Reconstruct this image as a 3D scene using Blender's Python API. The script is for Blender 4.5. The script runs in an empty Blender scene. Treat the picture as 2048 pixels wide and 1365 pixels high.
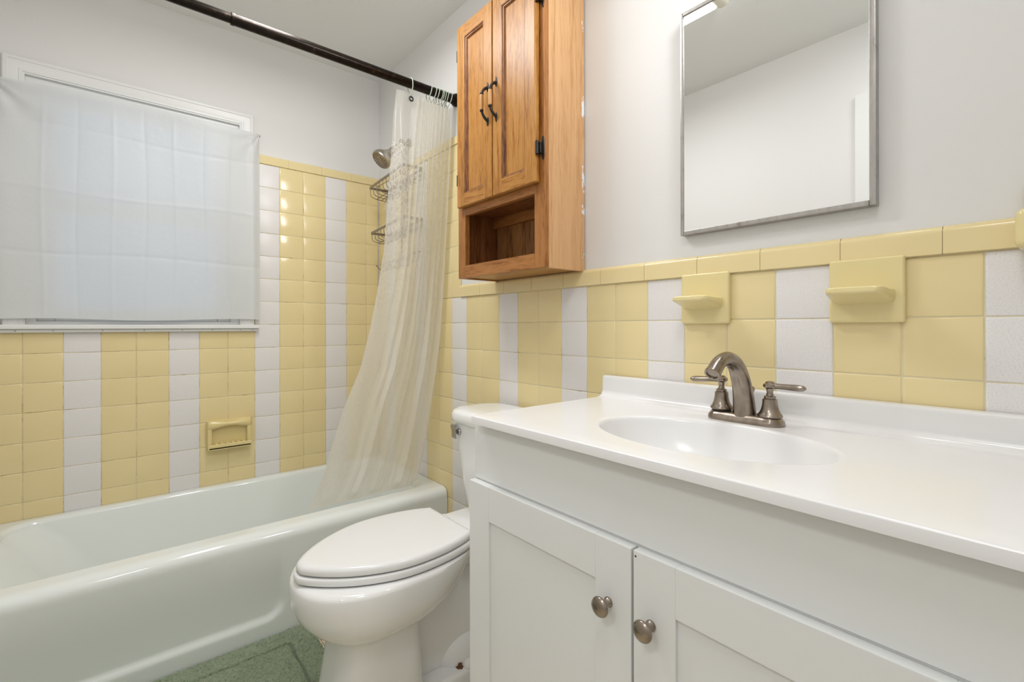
import bpy, bmesh, math, random
from mathutils import Vector, Matrix
random.seed(7)
C = bpy.context.scene.collection
PI = math.pi
# ------------------------------------------------------------------ camera
cam = bpy.data.cameras.new('camera'); camo = bpy.data.objects.new('camera', cam); C.objects.link(camo)
cam.sensor_width = 36.0; cam.lens = 944.8155/2048*36; cam.shift_y = -.01403
cam.clip_start = .01; cam.clip_end = 60
camo.matrix_world = (Matrix.Translation((-1.1188, -2.4883, 1.0731)) @ Matrix.Rotation(-.6974, 4, 'Z')
                     @ Matrix.Rotation(PI/2, 4, 'X') @ Matrix.Rotation(-.0019, 4, 'Z'))
bpy.context.scene.camera = camo
# ------------------------------------------------------------------ world, lights, exposure
sc = bpy.context.scene
w = bpy.data.worlds.new('sky'); sc.world = w; w.use_nodes = True
bgn = w.node_tree.nodes['Background']
bgn.inputs[0].default_value = (.52, .74, 1.0, 1); bgn.inputs[1].default_value = .62
sc.view_settings.view_transform = 'Standard'; sc.view_settings.look = 'None'
sc.view_settings.gamma = 1.0; sc.view_settings.use_curve_mapping = False
sc.view_settings.exposure = 0.10
sc.cycles.transparent_max_bounces = 32
CEIL_W = 9.2       # ceiling fixture lamp (watts)
VAN_FILL_W = 5.6         # unseen vanity bar, guessed from tile glints, added to brighten the room
HALL_FILL_W = 9.5        # unseen hall lamp, added as fill for vanity front and lower tiles
def area(name, loc, rot, sx, sy, power, col):
    l = bpy.data.lights.new(name, 'AREA'); l.shape = 'RECTANGLE'; l.size = sx; l.size_y = sy
    l.energy = power; l.color = col
    o = bpy.data.objects.new(name, l); C.objects.link(o); o.location = loc; o.rotation_euler = rot
    return o
area('ceiling_lamp_light', (-.69, -1.00, 2.345), (0, 0, 0), .18, .56, CEIL_W, (.98, .99, 1))
vlo = area('added_vanity_lamp', (-.185, -2.16, 2.13), (0, 0, 0), .12, .30, VAN_FILL_W, (.98, .99, 1))
vlo.rotation_euler = Vector((-.72, .62, -.32)).to_track_quat('-Z', 'Y').to_euler()
DOWN_FILL_W = 4.2        # unseen ceiling downlight behind the camera, added to brighten the tub side
area('downlight_fill', (-1.08, -2.36, 2.412), (0, 0, 0), .26, .26, DOWN_FILL_W, (.98, .99, 1))
area('hall_fill', (-2.12, -2.30, 2.345), (0, 0, 0), .34, .34, HALL_FILL_W, (.98, .99, 1))

# ------------------------------------------------------------------ material helpers
def nn(nt, t, **k):
    n = nt.nodes.new(t)
    for a, b in k.items(): setattr(n, a, b)
    return n
def mat(name, col, rough=.5, metal=0., spec=.5, coat=0.):
    m = bpy.data.materials.new(name); m.use_nodes = True
    b = m.node_tree.nodes['Principled BSDF']
    b.inputs['Base Color'].default_value = (*col, 1); b.inputs['Roughness'].default_value = rough
    b.inputs['Metallic'].default_value = metal; b.inputs['Specular IOR Level'].default_value = spec
    b.inputs['Coat Weight'].default_value = coat
    return m, m.node_tree, b
def ramp(nt, fac, stops):
    r = nn(nt, 'ShaderNodeValToRGB'); e = r.color_ramp.elements
    while len(e) < len(stops): e.new(.5)
    for i, (p, c) in enumerate(stops):
        e[i].position = p; e[i].color = (*c, 1) if len(c) == 3 else c
    nt.links.new(fac, r.inputs[0]); return r.outputs[0]
def noise(nt, scale, detail=2., stretch=(1, 1, 1), rough=.5, coord='Object', dist=0.):
    tc = nn(nt, 'ShaderNodeTexCoord'); mp = nn(nt, 'ShaderNodeMapping'); n = nn(nt, 'ShaderNodeTexNoise')
    mp.inputs['Scale'].default_value = stretch
    n.inputs['Scale'].default_value = scale; n.inputs['Detail'].default_value = detail
    n.inputs['Roughness'].default_value = rough; n.inputs['Distortion'].default_value = dist
    nt.links.new(tc.outputs[coord], mp.inputs[0]); nt.links.new(mp.outputs[0], n.inputs['Vector'])
    return n.outputs['Fac']
def bump(nt, b, h, strength=.2, dist=.002):
    n = nn(nt, 'ShaderNodeBump'); n.inputs['Strength'].default_value = strength; n.inputs['Distance'].default_value = dist
    nt.links.new(h, n.inputs['Height']); nt.links.new(n.outputs[0], b.inputs['Normal']); return n
M = {}
def simple(key, *a, **k): M[key] = mat(key, *a, **k)[0]
# painted plaster
m, nt, b = mat('wall_paint', (.795, .787, .772), .62); bump(nt, b, noise(nt, 90, 3), .12, .002); M['paint'] = m
m, nt, b = mat('ceiling_paint', (.85, .85, .835), .8); bump(nt, b, noise(nt, 60, 3), .1, .002); M['ceil'] = m
m, nt, b = mat('trim_paint', (.83, .835, .82), .38); M['trim'] = m
# yellow tile
m, nt, b = mat('yellow_tile', (.8, .65, .3), .16)
nt.links.new(ramp(nt, noise(nt, 5, 3), [(.3, (.83, .685, .365)), (.7, (.86, .72, .395))]), b.inputs['Base Color'])
bump(nt, b, noise(nt, 26, 2), .06, .004); M['yellow'] = m
m, nt, b = mat('white_tile', (.78, .75, .73), .28)
nt.links.new(ramp(nt, noise(nt, 420, 3, rough=.7), [(.34, (.72, .68, .66)), (.46, (.825, .80, .785)), (.7, (.85, .83, .82))]), b.inputs['Base Color'])
bump(nt, b, noise(nt, 300, 2), .06, .001); M['whitetile'] = m
m, nt, b = mat('grout', (.7, .6, .4), .9)
nt.links.new(ramp(nt, noise(nt, 14, 5, rough=.75), [(.33, (.26, .18, .09)), (.43, (.62, .52, .31)), (.58, (.80, .70, .47))]), b.inputs['Base Color']); M['grout'] = m
m, nt, b = mat('clean_grout', (.7, .6, .4), .9)
nt.links.new(ramp(nt, noise(nt, 9, 5, rough=.7), [(.30, (.36, .28, .16)), (.42, (.70, .62, .42)), (.7, (.80, .73, .52))]), b.inputs['Base Color']); M['grout2'] = m
simple('ceramic_yellow', (.82, .70, .36), .14)
m, nt, b = mat('soap_dish_glaze', (.80, .66, .31), .18); M['dish'] = m
# porcelain
simple('porcelain', (.89, .89, .875), .07, coat=.3)
simple('tub_enamel', (.87, .905, .88), .10, coat=.2)
simple('seat_plastic', (.86, .86, .855), .16)
simple('cultured_marble', (.83, .825, .82), .2)
m, nt, b = mat('vanity_paint', (.80, .81, .80), .38); bump(nt, b, noise(nt, 200, 2), .04, .001); M['vanity'] = m
simple('dark_gap', (.05, .045, .04), .8)
# metals
m, nt, b = mat('brushed_nickel', (.42, .36, .30), .26, 1.)
bump(nt, b, noise(nt, 120, 3, (1, 1, 6)), .05, .001)
nt.links.new(ramp(nt, noise(nt, 40, 3), [(.35, (.26, .215, .175)), (.65, (.37, .32, .27))]), b.inputs['Base Color']); M['nickel'] = m
simple('satin_chrome', (.55, .51, .45), .22, 1.)
simple('chrome', (.42, .42, .43), .10, 1.)
simple('caddy_wire', (.30, .26, .21), .35, 1.)
m, nt, b = mat('steel_frame', (.5, .48, .46), .3, 1.)
nt.links.new(ramp(nt, noise(nt, 18, 5, (1, 4, 1), .75), [(.30, (.20, .185, .17)), (.42, (.40, .38, .36)), (.8, (.50, .48, .46))]), b.inputs['Base Color']); M['steel'] = m
simple('mirror_glass', (.83, .84, .84), .012, 1.)
m, nt, b = mat('bronze_rod', (.05, .032, .022), .28, .75)
nt.links.new(ramp(nt, noise(nt, 60, 4), [(.3, (.010, .007, .005)), (.62, (.020, .013, .009)), (.85, (.10, .065, .04))]), b.inputs['Base Color']); M['bronze'] = m
m, nt, b = mat('black_iron', (.045, .04, .037), .42, .8); bump(nt, b, noise(nt, 220, 2), .4, .001); M['iron'] = m
simple('green_ring_plastic', (.50, .58, .46), .35)
simple('dark_eyelet', (.05, .05, .05), .4, .6)
simple('rust', (.16, .075, .03), .85)
simple('red_plastic', (.42, .02, .03), .3)
# oak
def oak(key, stretch, dark, mid, light, rough=.32, coord='Object'):
    m, nt, b = mat('oak_' + key, mid, rough, spec=.35)
    g = noise(nt, 9, 5, stretch, .62, coord, .6)
    f = noise(nt, 55, 3, stretch, .6, coord)
    mix = nn(nt, 'ShaderNodeMath', operation='MULTIPLY_ADD'); mix.inputs[1].default_value = .42
    nt.links.new(f, mix.inputs[0]); 
    sc2 = nn(nt, 'ShaderNodeMath', operation='MULTIPLY'); sc2.inputs[1].default_value = .6
    nt.links.new(g, sc2.inputs[0]); nt.links.new(sc2.outputs[0], mix.inputs[2])
    nt.links.new(ramp(nt, mix.outputs[0], [(.39, dark), (.48, mid), (.60, light)]), b.inputs['Base Color'])
    bump(nt, b, f, .12, .0015)
    M['oak_' + key] = m
oak('door', (6, 6, .55), (.26, .095, .016), (.43, .190, .040), (.50, .245, .065), .36)
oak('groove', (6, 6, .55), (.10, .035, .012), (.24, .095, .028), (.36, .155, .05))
oak('rail', (6, .55, 6), (.26, .095, .016), (.42, .185, .038), (.49, .235, .06), .36)
oak('frame', (6, 6, .5), (.22, .075, .016), (.36, .145, .036), (.43, .185, .055), .38)
oak('frame_rail', (6, .5, 6), (.22, .075, .016), (.36, .145, .036), (.43, .185, .055), .38)
oak('inside', (6, 6, .5), (.10, .032, .010), (.20, .072, .022), (.28, .115, .04))  # interior oak darkened, part of the recess shade put into its colour
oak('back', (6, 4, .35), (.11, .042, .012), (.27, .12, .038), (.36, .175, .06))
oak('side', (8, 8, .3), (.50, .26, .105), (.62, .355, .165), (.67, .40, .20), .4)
# white paint smears along the wall edge of the oak side panel
m = M['oak_side']; nt = m.node_tree; b = nt.nodes['Principled BSDF']
src = b.inputs['Base Color'].links[0].from_socket
tc = nn(nt, 'ShaderNodeTexCoord'); sp = nn(nt, 'ShaderNodeSeparateXYZ'); nt.links.new(tc.outputs['Object'], sp.inputs[0])
mr = nn(nt, 'ShaderNodeMapRange'); mr.inputs[1].default_value = -.028; mr.inputs[2].default_value = -.010
nt.links.new(sp.outputs[0], mr.inputs[0])
n1 = noise(nt, 5, 4, (5, 1, 2.2), .6)
ad = nn(nt, 'ShaderNodeMath', operation='MULTIPLY'); nt.links.new(mr.outputs[0], ad.inputs[0]); nt.links.new(n1, ad.inputs[1])
gt = nn(nt, 'ShaderNodeMath', operation='GREATER_THAN'); gt.inputs[1].default_value = .60; nt.links.new(ad.outputs[0], gt.inputs[0])
mx = nn(nt, 'ShaderNodeMixRGB'); nt.links.new(gt.outputs[0], mx.inputs[0]); nt.links.new(src, mx.inputs[1]); mx.inputs[2].default_value = (.8, .8, .8, 1)
nt.links.new(mx.outputs[0], b.inputs['Base Color'])
simple('handle_wood', (.55, .29, .10), .35)
# rug
m, nt, b = mat('green_rug', (.10, .16, .09), .95, spec=.1)
nt.links.new(ramp(nt, noise(nt, 130, 4, rough=.7), [(.28, (.13, .18, .10)), (.44, (.31, .38, .24)), (.7, (.42, .49, .33))]), b.inputs['Base Color'])
bump(nt, b, noise(nt, 330, 3), .9, .006); b.inputs['Sheen Weight'].default_value = .3; M['rug'] = m
# floor tile
m, nt, b = mat('floor_tile', (.75, .68, .52), .35)
tc = nn(nt, 'ShaderNodeTexCoord'); br = nn(nt, 'ShaderNodeTexBrick'); br.offset = 0
br.inputs['Color1'].default_value = (.78, .70, .53, 1); br.inputs['Color2'].default_value = (.74, .67, .50, 1)
br.inputs['Mortar'].default_value = (.38, .25, .12, 1); br.inputs['Scale'].default_value = 1
br.inputs['Mortar Size'].default_value = .0016; br.inputs['Brick Width'].default_value = .0265; br.inputs['Row Height'].default_value = .0265
nt.links.new(tc.outputs['Object'], br.inputs['Vector']); nt.links.new(br.outputs['Color'], b.inputs['Base Color']); M['floor'] = m
# lamp lens
m, nt, b = mat('lamp_lens', (.9, .9, .9), .4)
b.inputs['Emission Color'].default_value = (1, .98, .95, 1); b.inputs['Emission Strength'].default_value = 2.2; M['lens'] = m
m, nt, b = mat('shade_glass', (.85, .85, .83), .35)
b.inputs['Emission Color'].default_value = (1, .98, .95, 1); b.inputs['Emission Strength'].default_value = .25; M['shade'] = m
simple('cream_plastic', (.74, .70, .58), .4)
# window glass
m, nt, b = mat('window_glass', (1, 1, 1), .02); b.inputs['Transmission Weight'].default_value = 1.; b.inputs['IOR'].default_value = 1.1; M['glass'] = m
# window cloth: thin translucent white sheet with fold creases
m, nt, b = mat('window_sheet', (.86, .87, .86), .42)
out = nt.nodes['Material Output']
trl = nn(nt, 'ShaderNodeBsdfTranslucent'); trl.inputs[0].default_value = (.84, .86, .88, 1)
trp = nn(nt, 'ShaderNodeBsdfTransparent'); trp.inputs[0].default_value = (.97, .98, 1, 1)
m1 = nn(nt, 'ShaderNodeMixShader'); m1.inputs[0].default_value = .30
m2 = nn(nt, 'ShaderNodeMixShader'); m2.inputs[0].default_value = .05
nt.links.new(b.outputs[0], m1.inputs[1]); nt.links.new(trl.outputs[0], m1.inputs[2])
nt.links.new(m1.outputs[0], m2.inputs[1]); nt.links.new(trp.outputs[0], m2.inputs[2]); nt.links.new(m2.outputs[0], out.inputs[0])
bn = bump(nt, b, noise(nt, 26, 4, (1, 1, 1.4)), .22, .006); nt.links.new(bn.outputs[0], trl.inputs['Normal']); M['sheet'] = m
# shower curtain vinyl: clear with an embossed whitish cell pattern, milky lower down
m, nt, b = mat('curtain_vinyl', (.95, .935, .885), .13)
out = nt.nodes['Material Output']
tc = nn(nt, 'ShaderNodeTexCoord'); vo = nn(nt, 'ShaderNodeTexVoronoi', feature='DISTANCE_TO_EDGE'); vo.inputs['Scale'].default_value = 40
nt.links.new(tc.outputs['UV'], vo.inputs['Vector'])
line = nn(nt, 'ShaderNodeMapRange'); line.inputs[1].default_value = .05; line.inputs[2].default_value = .20
line.inputs[3].default_value = 1; line.inputs[4].default_value = 0; nt.links.new(vo.outputs['Distance'], line.inputs[0])
su = nn(nt, 'ShaderNodeSeparateXYZ'); nt.links.new(tc.outputs['UV'], su.inputs[0])
# the hem and the band under it are plain vinyl, no cells
hem = nn(nt, 'ShaderNodeMath', operation='GREATER_THAN'); hem.inputs[1].default_value = .20; nt.links.new(su.outputs[1], hem.inputs[0])
fu = nn(nt, 'ShaderNodeMapRange'); fu.inputs[1].default_value = .13; fu.inputs[2].default_value = .24
fu.inputs[3].default_value = 1; fu.inputs[4].default_value = .12; nt.links.new(su.outputs[0], fu.inputs[0])
hm = nn(nt, 'ShaderNodeMath', operation='MULTIPLY'); nt.links.new(hem.outputs[0], hm.inputs[0]); nt.links.new(fu.outputs[0], hm.inputs[1])
lm = nn(nt, 'ShaderNodeMath', operation='MULTIPLY'); nt.links.new(line.outputs[0], lm.inputs[0]); nt.links.new(hm.outputs[0], lm.inputs[1])
trl = nn(nt, 'ShaderNodeBsdfTranslucent'); trl.inputs[0].default_value = (.94, .92, .86, 1)
trp = nn(nt, 'ShaderNodeBsdfTransparent'); trp.inputs[0].default_value = (.985, .98, .96, 1)
m1 = nn(nt, 'ShaderNodeMixShader'); m1.inputs[0].default_value = .50
# clearer near the top, milkier lower down where the vinyl has clouded
cl_ = nn(nt, 'ShaderNodeMapRange'); cl_.inputs[1].default_value = .25; cl_.inputs[2].default_value = .95
cl_.inputs[3].default_value = .56; cl_.inputs[4].default_value = .22; nt.links.new(su.outputs[1], cl_.inputs[0])
fd = nn(nt, 'ShaderNodeMapRange'); fd.inputs[1].default_value = .30; fd.inputs[2].default_value = .90
fd.inputs[3].default_value = -.60; fd.inputs[4].default_value = -.10; nt.links.new(su.outputs[1], fd.inputs[0])
tr = nn(nt, 'ShaderNodeMath', operation='MULTIPLY_ADD'); tr.inputs[2].default_value = 1.
nt.links.new(fd.outputs[0], tr.inputs[1]); nt.links.new(lm.outputs[0], tr.inputs[0])
tf = nn(nt, 'ShaderNodeMath', operation='MULTIPLY'); nt.links.new(tr.outputs[0], tf.inputs[0]); nt.links.new(cl_.outputs[0], tf.inputs[1])
m2 = nn(nt, 'ShaderNodeMixShader'); nt.links.new(tf.outputs[0], m2.inputs[0])
nt.links.new(b.outputs[0], m1.inputs[1]); nt.links.new(trl.outputs[0], m1.inputs[2])
nt.links.new(m1.outputs[0], m2.inputs[1]); nt.links.new(trp.outputs[0], m2.inputs[2]); nt.links.new(m2.outputs[0], out.inputs[0])
bump(nt, b, lm.outputs[0], .10, .001); M['vinyl'] = m

# ------------------------------------------------------------------ mesh helpers
def obj(name, bm, m, parent=None, smooth=35):
    me = bpy.data.meshes.new(name); 
    if isinstance(bm, bmesh.types.BMesh):
        bmesh.ops.recalc_face_normals(bm, faces=bm.faces); bm.to_mesh(me); bm.free()
    else: me.from_pydata(bm[0], [], bm[1])
    for x in (m if isinstance(m, (list, tuple)) else [m]): me.materials.append(M[x])
    if smooth:
        for p in me.polygons: p.use_smooth = True
        me.set_sharp_from_angle(angle=math.radians(smooth))
    o = bpy.data.objects.new(name, me); C.objects.link(o)
    if 0 < smooth <= 60:
        wn = o.modifiers.new('weighted', 'WEIGHTED_NORMAL'); wn.weight = 100; wn.keep_sharp = True
    if parent: o.parent = parent; o.matrix_parent_inverse = Matrix.Translation(-parent.location) if parent.type == 'EMPTY' else Matrix()
    return o
def thing(name, label, cat, loc, group=None):
    o = bpy.data.objects.new(name, None); C.objects.link(o); o.location = loc; o.empty_display_size = .05
    return tag(o, label, cat, group)
def tag(o, label, cat, group=None):
    o['label'] = label; o['category'] = cat
    if group: o['group'] = group
    return o
def struct(o): o['kind'] = 'structure'; return o
def NB(): return bmesh.new()
def box(bm, x0, x1, y0, y1, z0, z1, bev=0., seg=2):
    r = bmesh.ops.create_cube(bm, size=1.)
    vs = r['verts']
    for v in vs: v.co = Vector((x0 + (v.co.x + .5)*(x1 - x0), y0 + (v.co.y + .5)*(y1 - y0), z0 + (v.co.z + .5)*(z1 - z0)))
    if bev: 
        es = list({e for v in vs for e in v.link_edges})
        bmesh.ops.bevel(bm, geom=es, offset=bev, segments=seg, affect='EDGES', profile=.5)
    return bm
def rings(bm, rs, close=True, cap0=True, cap1=True):
    vr = [[bm.verts.new(p) for p in r] for r in rs]; n = len(rs[0])
    for a, b in zip(vr, vr[1:]):
        for i in range(n if close else n - 1):
            j = (i + 1) % n
            bm.faces.new((a[i], a[j], b[j], b[i]))
    if cap0 and close: bm.faces.new(vr[0][::-1])
    if cap1 and close: bm.faces.new(vr[-1])
    return bm
def frame(d):
    d = Vector(d).normalized(); a = Vector((0, 0, 1)) if abs(d.z) < .9 else Vector((1, 0, 0))
    u = d.cross(a).normalized(); return u, d.cross(u).normalized()
def tube(bm, pts, r, n=12, cap=True, flat=1.):
    pts = [Vector(p) for p in pts]; k = len(pts); rad = r if isinstance(r, (list, tuple)) else [r]*k
    t = [(pts[min(i + 1, k - 1)] - pts[max(i - 1, 0)]).normalized() for i in range(k)]
    u, v = frame(t[0]); rs = []
    for i in range(k):
        if i:
            ax = t[i-1].cross(t[i])
            if ax.length > 1e-7:
                R = Matrix.Rotation(t[i-1].angle(t[i]), 3, ax.normalized()); u = R @ u; v = R @ v
        rs.append([pts[i] + u*math.cos(2*PI*j/n)*rad[i] + v*math.sin(2*PI*j/n)*rad[i]*flat for j in range(n)])
    return rings(bm, rs, True, cap, cap)
def torus(bm, c, axis, R, r, n=24, m=8, squash=1., sdir=None):
    u, v = frame(axis); c = Vector(c); a = Vector(axis).normalized(); vr = []
    for i in range(n):
        th = 2*PI*i/n; d = u*math.cos(th) + v*math.sin(th)
        vr.append([bm.verts.new(c + d*(R + r*math.cos(2*PI*j/m)) + a*r*math.sin(2*PI*j/m)) for j in range(m)])
    for i in range(n):
        for j in range(m):
            bm.faces.new((vr[i][j], vr[(i+1) % n][j], vr[(i+1) % n][(j+1) % m], vr[i][(j+1) % m]))
    return bm
def lathe(bm, prof, o=(0, 0, 0), axis=(0, 0, 1), n=28):
    u, v = frame(axis); a = Vector(axis).normalized(); o = Vector(o)
    return rings(bm, [[o + a*h + (u*math.cos(2*PI*j/n) + v*math.sin(2*PI*j/n))*max(r, 1e-5) for j in range(n)] for r, h in prof])
def smoothpath(pts, n=8):
    pts = [Vector(p) for p in pts]; P = [pts[0]] + pts + [pts[-1]]; out = []
    for i in range(1, len(P) - 2):
        for k in range(n):
            t = k/n; a, b_, c, d = P[i-1], P[i], P[i+1], P[i+2]
            out.append(.5*((2*b_) + (c - a)*t + (2*a - 5*b_ + 4*c - d)*t*t + (3*b_ - a - 3*c + d)*t**3))
    out.append(pts[-1]); return out
def lerp(a, b, t): return a + (b - a)*t
def interp(tab, x):
    if x <= tab[0][0]: return tab[0][1]
    for (a, b), (c, d) in zip(tab, tab[1:]):
        if x <= c: return lerp(b, d, (x - a)/(c - a))
    return tab[-1][1]
def rrect(x0, x1, y0, y1, r, z, n=8):
    pts = []
    for cx, cy, a0 in ((x1 - r, y1 - r, 0), (x0 + r, y1 - r, 90), (x0 + r, y0 + r, 180), (x1 - r, y0 + r, 270)):
        for i in range(n + 1):
            a = math.radians(a0 + 90*i/n); pts.append((cx + r*math.cos(a), cy + r*math.sin(a), z))
    return pts
# room dimensions (metres): corner of window wall and mirror wall at the origin
XL, YF, ZC = -1.49, -2.78, 2.435
P = .1095                 # tile pitch
W1Z, W2Z = 1.085, 1.0885  # a course line on the window wall and on the mirror wall
# ------------------------------------------------------------------ setting
def slab(name, m, *a): return struct(obj(name, box(NB(), *a), m, None, 0))
slab('floor', 'floor', -2.9, .12, YF - .12, .12, -.1, 0)
slab('ceiling', 'ceil', -2.9, .12, YF - .12, .12, ZC, ZC + .1)
slab('wall_right', 'paint', .005, .12, YF - .12, .12, 0, ZC)
slab('wall_front', 'paint', -2.9, .005, YF - .12, YF, 0, ZC)
# window wall with the window opening
wx0, wx1, wz0, wz1 = -1.378, -.686, 1.085, 2.006
bm = NB()
box(bm, -1.61, wx0, .005, .12, 0, ZC); box(bm, wx1, .12, .005, .12, 0, ZC)
box(bm, wx0, wx1, .005, .12, 0, wz0); box(bm, wx0, wx1, .005, .12, wz1, ZC)
struct(obj('wall_back', bm, 'paint', None, 0))
# left wall with the doorway behind the camera
bm = NB()
box(bm, XL - .12, XL, -1.912, .12, 0, ZC); box(bm, XL - .12, XL, YF - .12, -2.66, 0, ZC); box(bm, XL - .12, XL, -2.66, -1.912, 2.05, ZC)
struct(obj('wall_left', bm, 'paint', None, 0))
bm = NB(); box(bm, -2.9, -2.8, YF - .12, .12, 0, ZC); box(bm, -2.8, XL - .12, -1.2, -1.1, 0, ZC)
struct(obj('wall_hall', bm, 'paint', None, 0))
bm = NB()
box(bm, XL - .002, XL + .016, -1.914, -1.846, 0, 2.118, .003); box(bm, XL - .002, XL + .016, -2.726, -2.66, 0, 2.118, .003)
box(bm, XL - .002, XL + .016, -2.66, -1.914, 2.05, 2.118, .003)
box(bm, XL - .12, XL, -1.926, -1.912, 0, 2.05); box(bm, XL - .12, XL, -2.66, -2.646, 0, 2.05); box(bm, XL - .12, XL, -2.646, -1.926, 2.036, 2.05)
struct(obj('door_1', bm, 'trim', None, 35))

# ---------------- tiles
GAP = .00075
def tile_verts(vs, fs, mi, idx, emit, u0, u1, v0, v1, bevel=.0035):
    """one cushion-edged tile; emit(u,v,h) -> xyz, h is height towards the room"""
    u0 += GAP; u1 -= GAP; v0 += GAP; v1 -= GAP
    if u1 - u0 < .004 or v1 - v0 < .004: return
    b2 = min(bevel, (u1 - u0)/3, (v1 - v0)/3)
    t1, t2 = random.gauss(0, .0016), random.gauss(0, .0016); cu, cv = (u0 + u1)/2, (v0 + v1)/2
    n = len(vs)
    for h, d in ((-.004, 0), (-.0016, 0), (-.0004, b2*.4), (0, b2)):
        for a, c in ((u0 + d, v0 + d), (u1 - d, v0 + d), (u1 - d, v1 - d), (u0 + d, v1 - d)):
            vs.append(emit(a, c, h + (t1*(a - cu) + t2*(c - cv) if h > -.003 else 0)))
    for k in range(3):
        for i in range(4):
            j = (i + 1) % 4; fs.append((n+4*k+i, n+4*k+j, n+4*k+4+j, n+4*k+4+i)); mi.append(idx)
    fs.append((n+12, n+13, n+14, n+15)); mi.append(idx)
def tilemesh(name, parts, mats, parent):
    vs, fs, mi = parts
    me = bpy.data.meshes.new(name); me.from_pydata(vs, [], fs)
    for x in mats: me.materials.append(M[x])
    me.polygons.foreach_set('material_index', mi)
    me.update(); bm = bmesh.new(); bm.from_mesh(me); bmesh.ops.recalc_face_normals(bm, faces=bm.faces); bm.to_mesh(me); bm.free()
    for p in me.polygons: p.use_smooth = True
    me.set_sharp_from_angle(angle=math.radians(50))
    o = bpy.data.objects.new(name, me); C.objects.link(o)
    if parent: o.parent = parent
    return o
e1 = lambda u, v, h: (-u, -h, v)          # window wall: u to the left of the corner
e2 = lambda u, v, h: (-h, -u, v)          # mirror wall: u towards the camera
TUBZ = .352
# window wall
S = ([], [], [])
cols = [(0.002, .07, -1)] + [(.07 + c*P, .07 + (c+1)*P, c) for c in range(13)]
for u0, u1, c in cols:
    white = c % 3 == 1
    for r in range(-7, 7):
        v0, v1 = W1Z + r*P, W1Z + (r+1)*P
        if v1 < TUBZ: continue
        v0 = max(v0, TUBZ)
        if c >= 5 or (c == 4 and False):
            if v0 > 1.03: continue
            v1 = min(v1, 1.0555)
        tile_verts(*S, 1 if white else 0, e1, u0, u1, v0, v1)
back_tiles = tilemesh('trim_1', S, ['yellow', 'whitetile'], None); struct(back_tiles)
g = NB(); box(g, XL + .002, -.002, .0014, .006, TUBZ, 1.0555); box(g, -.6175, -.002, .0014, .006, 1.05, 1.8525)
obj('grout', g, 'grout', back_tiles, 0)
def cap_piece(bm, emit, u0, u1, z0, z1, out=.004):
    """bullnose cap: flat face, rounded over the top back to the wall"""
    prof = [(z0, -.004), (z0, out - .0015), (z0 + .0012, out)]
    R = .013
    for i in range(7):
        a = PI/2*i/6; prof.append((z1 - R + R*math.sin(a), out - R + R*math.cos(a)))
    prof.append((z1, -.0055))
    u0 += .0006; u1 -= .0006
    rings(bm, [[emit(u, z, h) for z, h in prof] for u in (u0, u0 + .0012, u1 - .0012, u1)])
bm = NB()
for a, b_ in ((.004, .153), (.153, .308), (.308, .468), (.468, .622)): cap_piece(bm, e1, a, b_, W1Z + 7*P + .001, 1.897)
obj('tile_cap', bm, 'yellow', back_tiles, 40)
obj('cap_grout', box(NB(), -.620, -.006, -.0025, .004, W1Z + 7*P + .003, 1.890), 'grout2', back_tiles, 0)
# mirror wall
S = ([], [], [])
K0 = .7474
cols = [(.002, K0 - 6*P, -7)] + [(K0 + k*P, K0 + (k+1)*P, k) for k in range(-6, 19)]
for u0, u1, k in cols:
    white = k % 3 == 0
    for r in range(-10, 7):
        v0, v1 = W2Z + r*P, W2Z + (r+1)*P
        if k >= 0 and r >= 1: continue
        if u1 < .69 and v1 < TUBZ: continue
        if u1 < .69: v0 = max(v0, TUBZ)
        v0 = max(v0, .003)
        if u1 > 2.76: u1 = 2.775
        tile_verts(*S, 1 if white else 0, e2, u0, u1, v0, v1)
# narrow bullnose column closing the tall tiling beside the tub
for r in range(1, 7): tile_verts(*S, 0, e2, K0, .815, W2Z + r*P, W2Z + (r+1)*P, .006)
right_tiles = tilemesh('trim_2', S, ['yellow', 'whitetile'], None); struct(right_tiles)
g = NB(); box(g, .0014, .006, -2.775, -.002, .0, W2Z + P + .003); box(g, .0014, .006, -.813, -.002, W2Z + P, W2Z + 7*P + .003)
obj('grout', g, 'grout2', right_tiles, 0)
bm = NB()
zc0, zc1 = W2Z + P + .001, 1.250
js = [.8165, .96, 1.112, 1.265, 1.419, 1.573, 1.726, 1.88, 2.031, 2.185, 2.338, 2.49, 2.643, 2.775]
for a, b_ in zip(js, js[1:]): cap_piece(bm, e2, a, b_, zc0, zc1, .006)
js = [.004, .153, .305, .457, .609, .761, .815]
for a, b_ in zip(js, js[1:]): cap_piece(bm, e2, a, b_, W2Z + 7*P + .001, 1.897)
obj('tile_cap', bm, 'yellow', right_tiles, 40)
g = NB(); box(g, -.0035, .004, -2.775, -.8175, zc0 + .002, zc1 - .006); box(g, -.0035, .004, -.814, -.004, W2Z + 7*P + .003, 1.890)
obj('cap_grout', g, 'grout2', right_tiles, 0)

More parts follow.
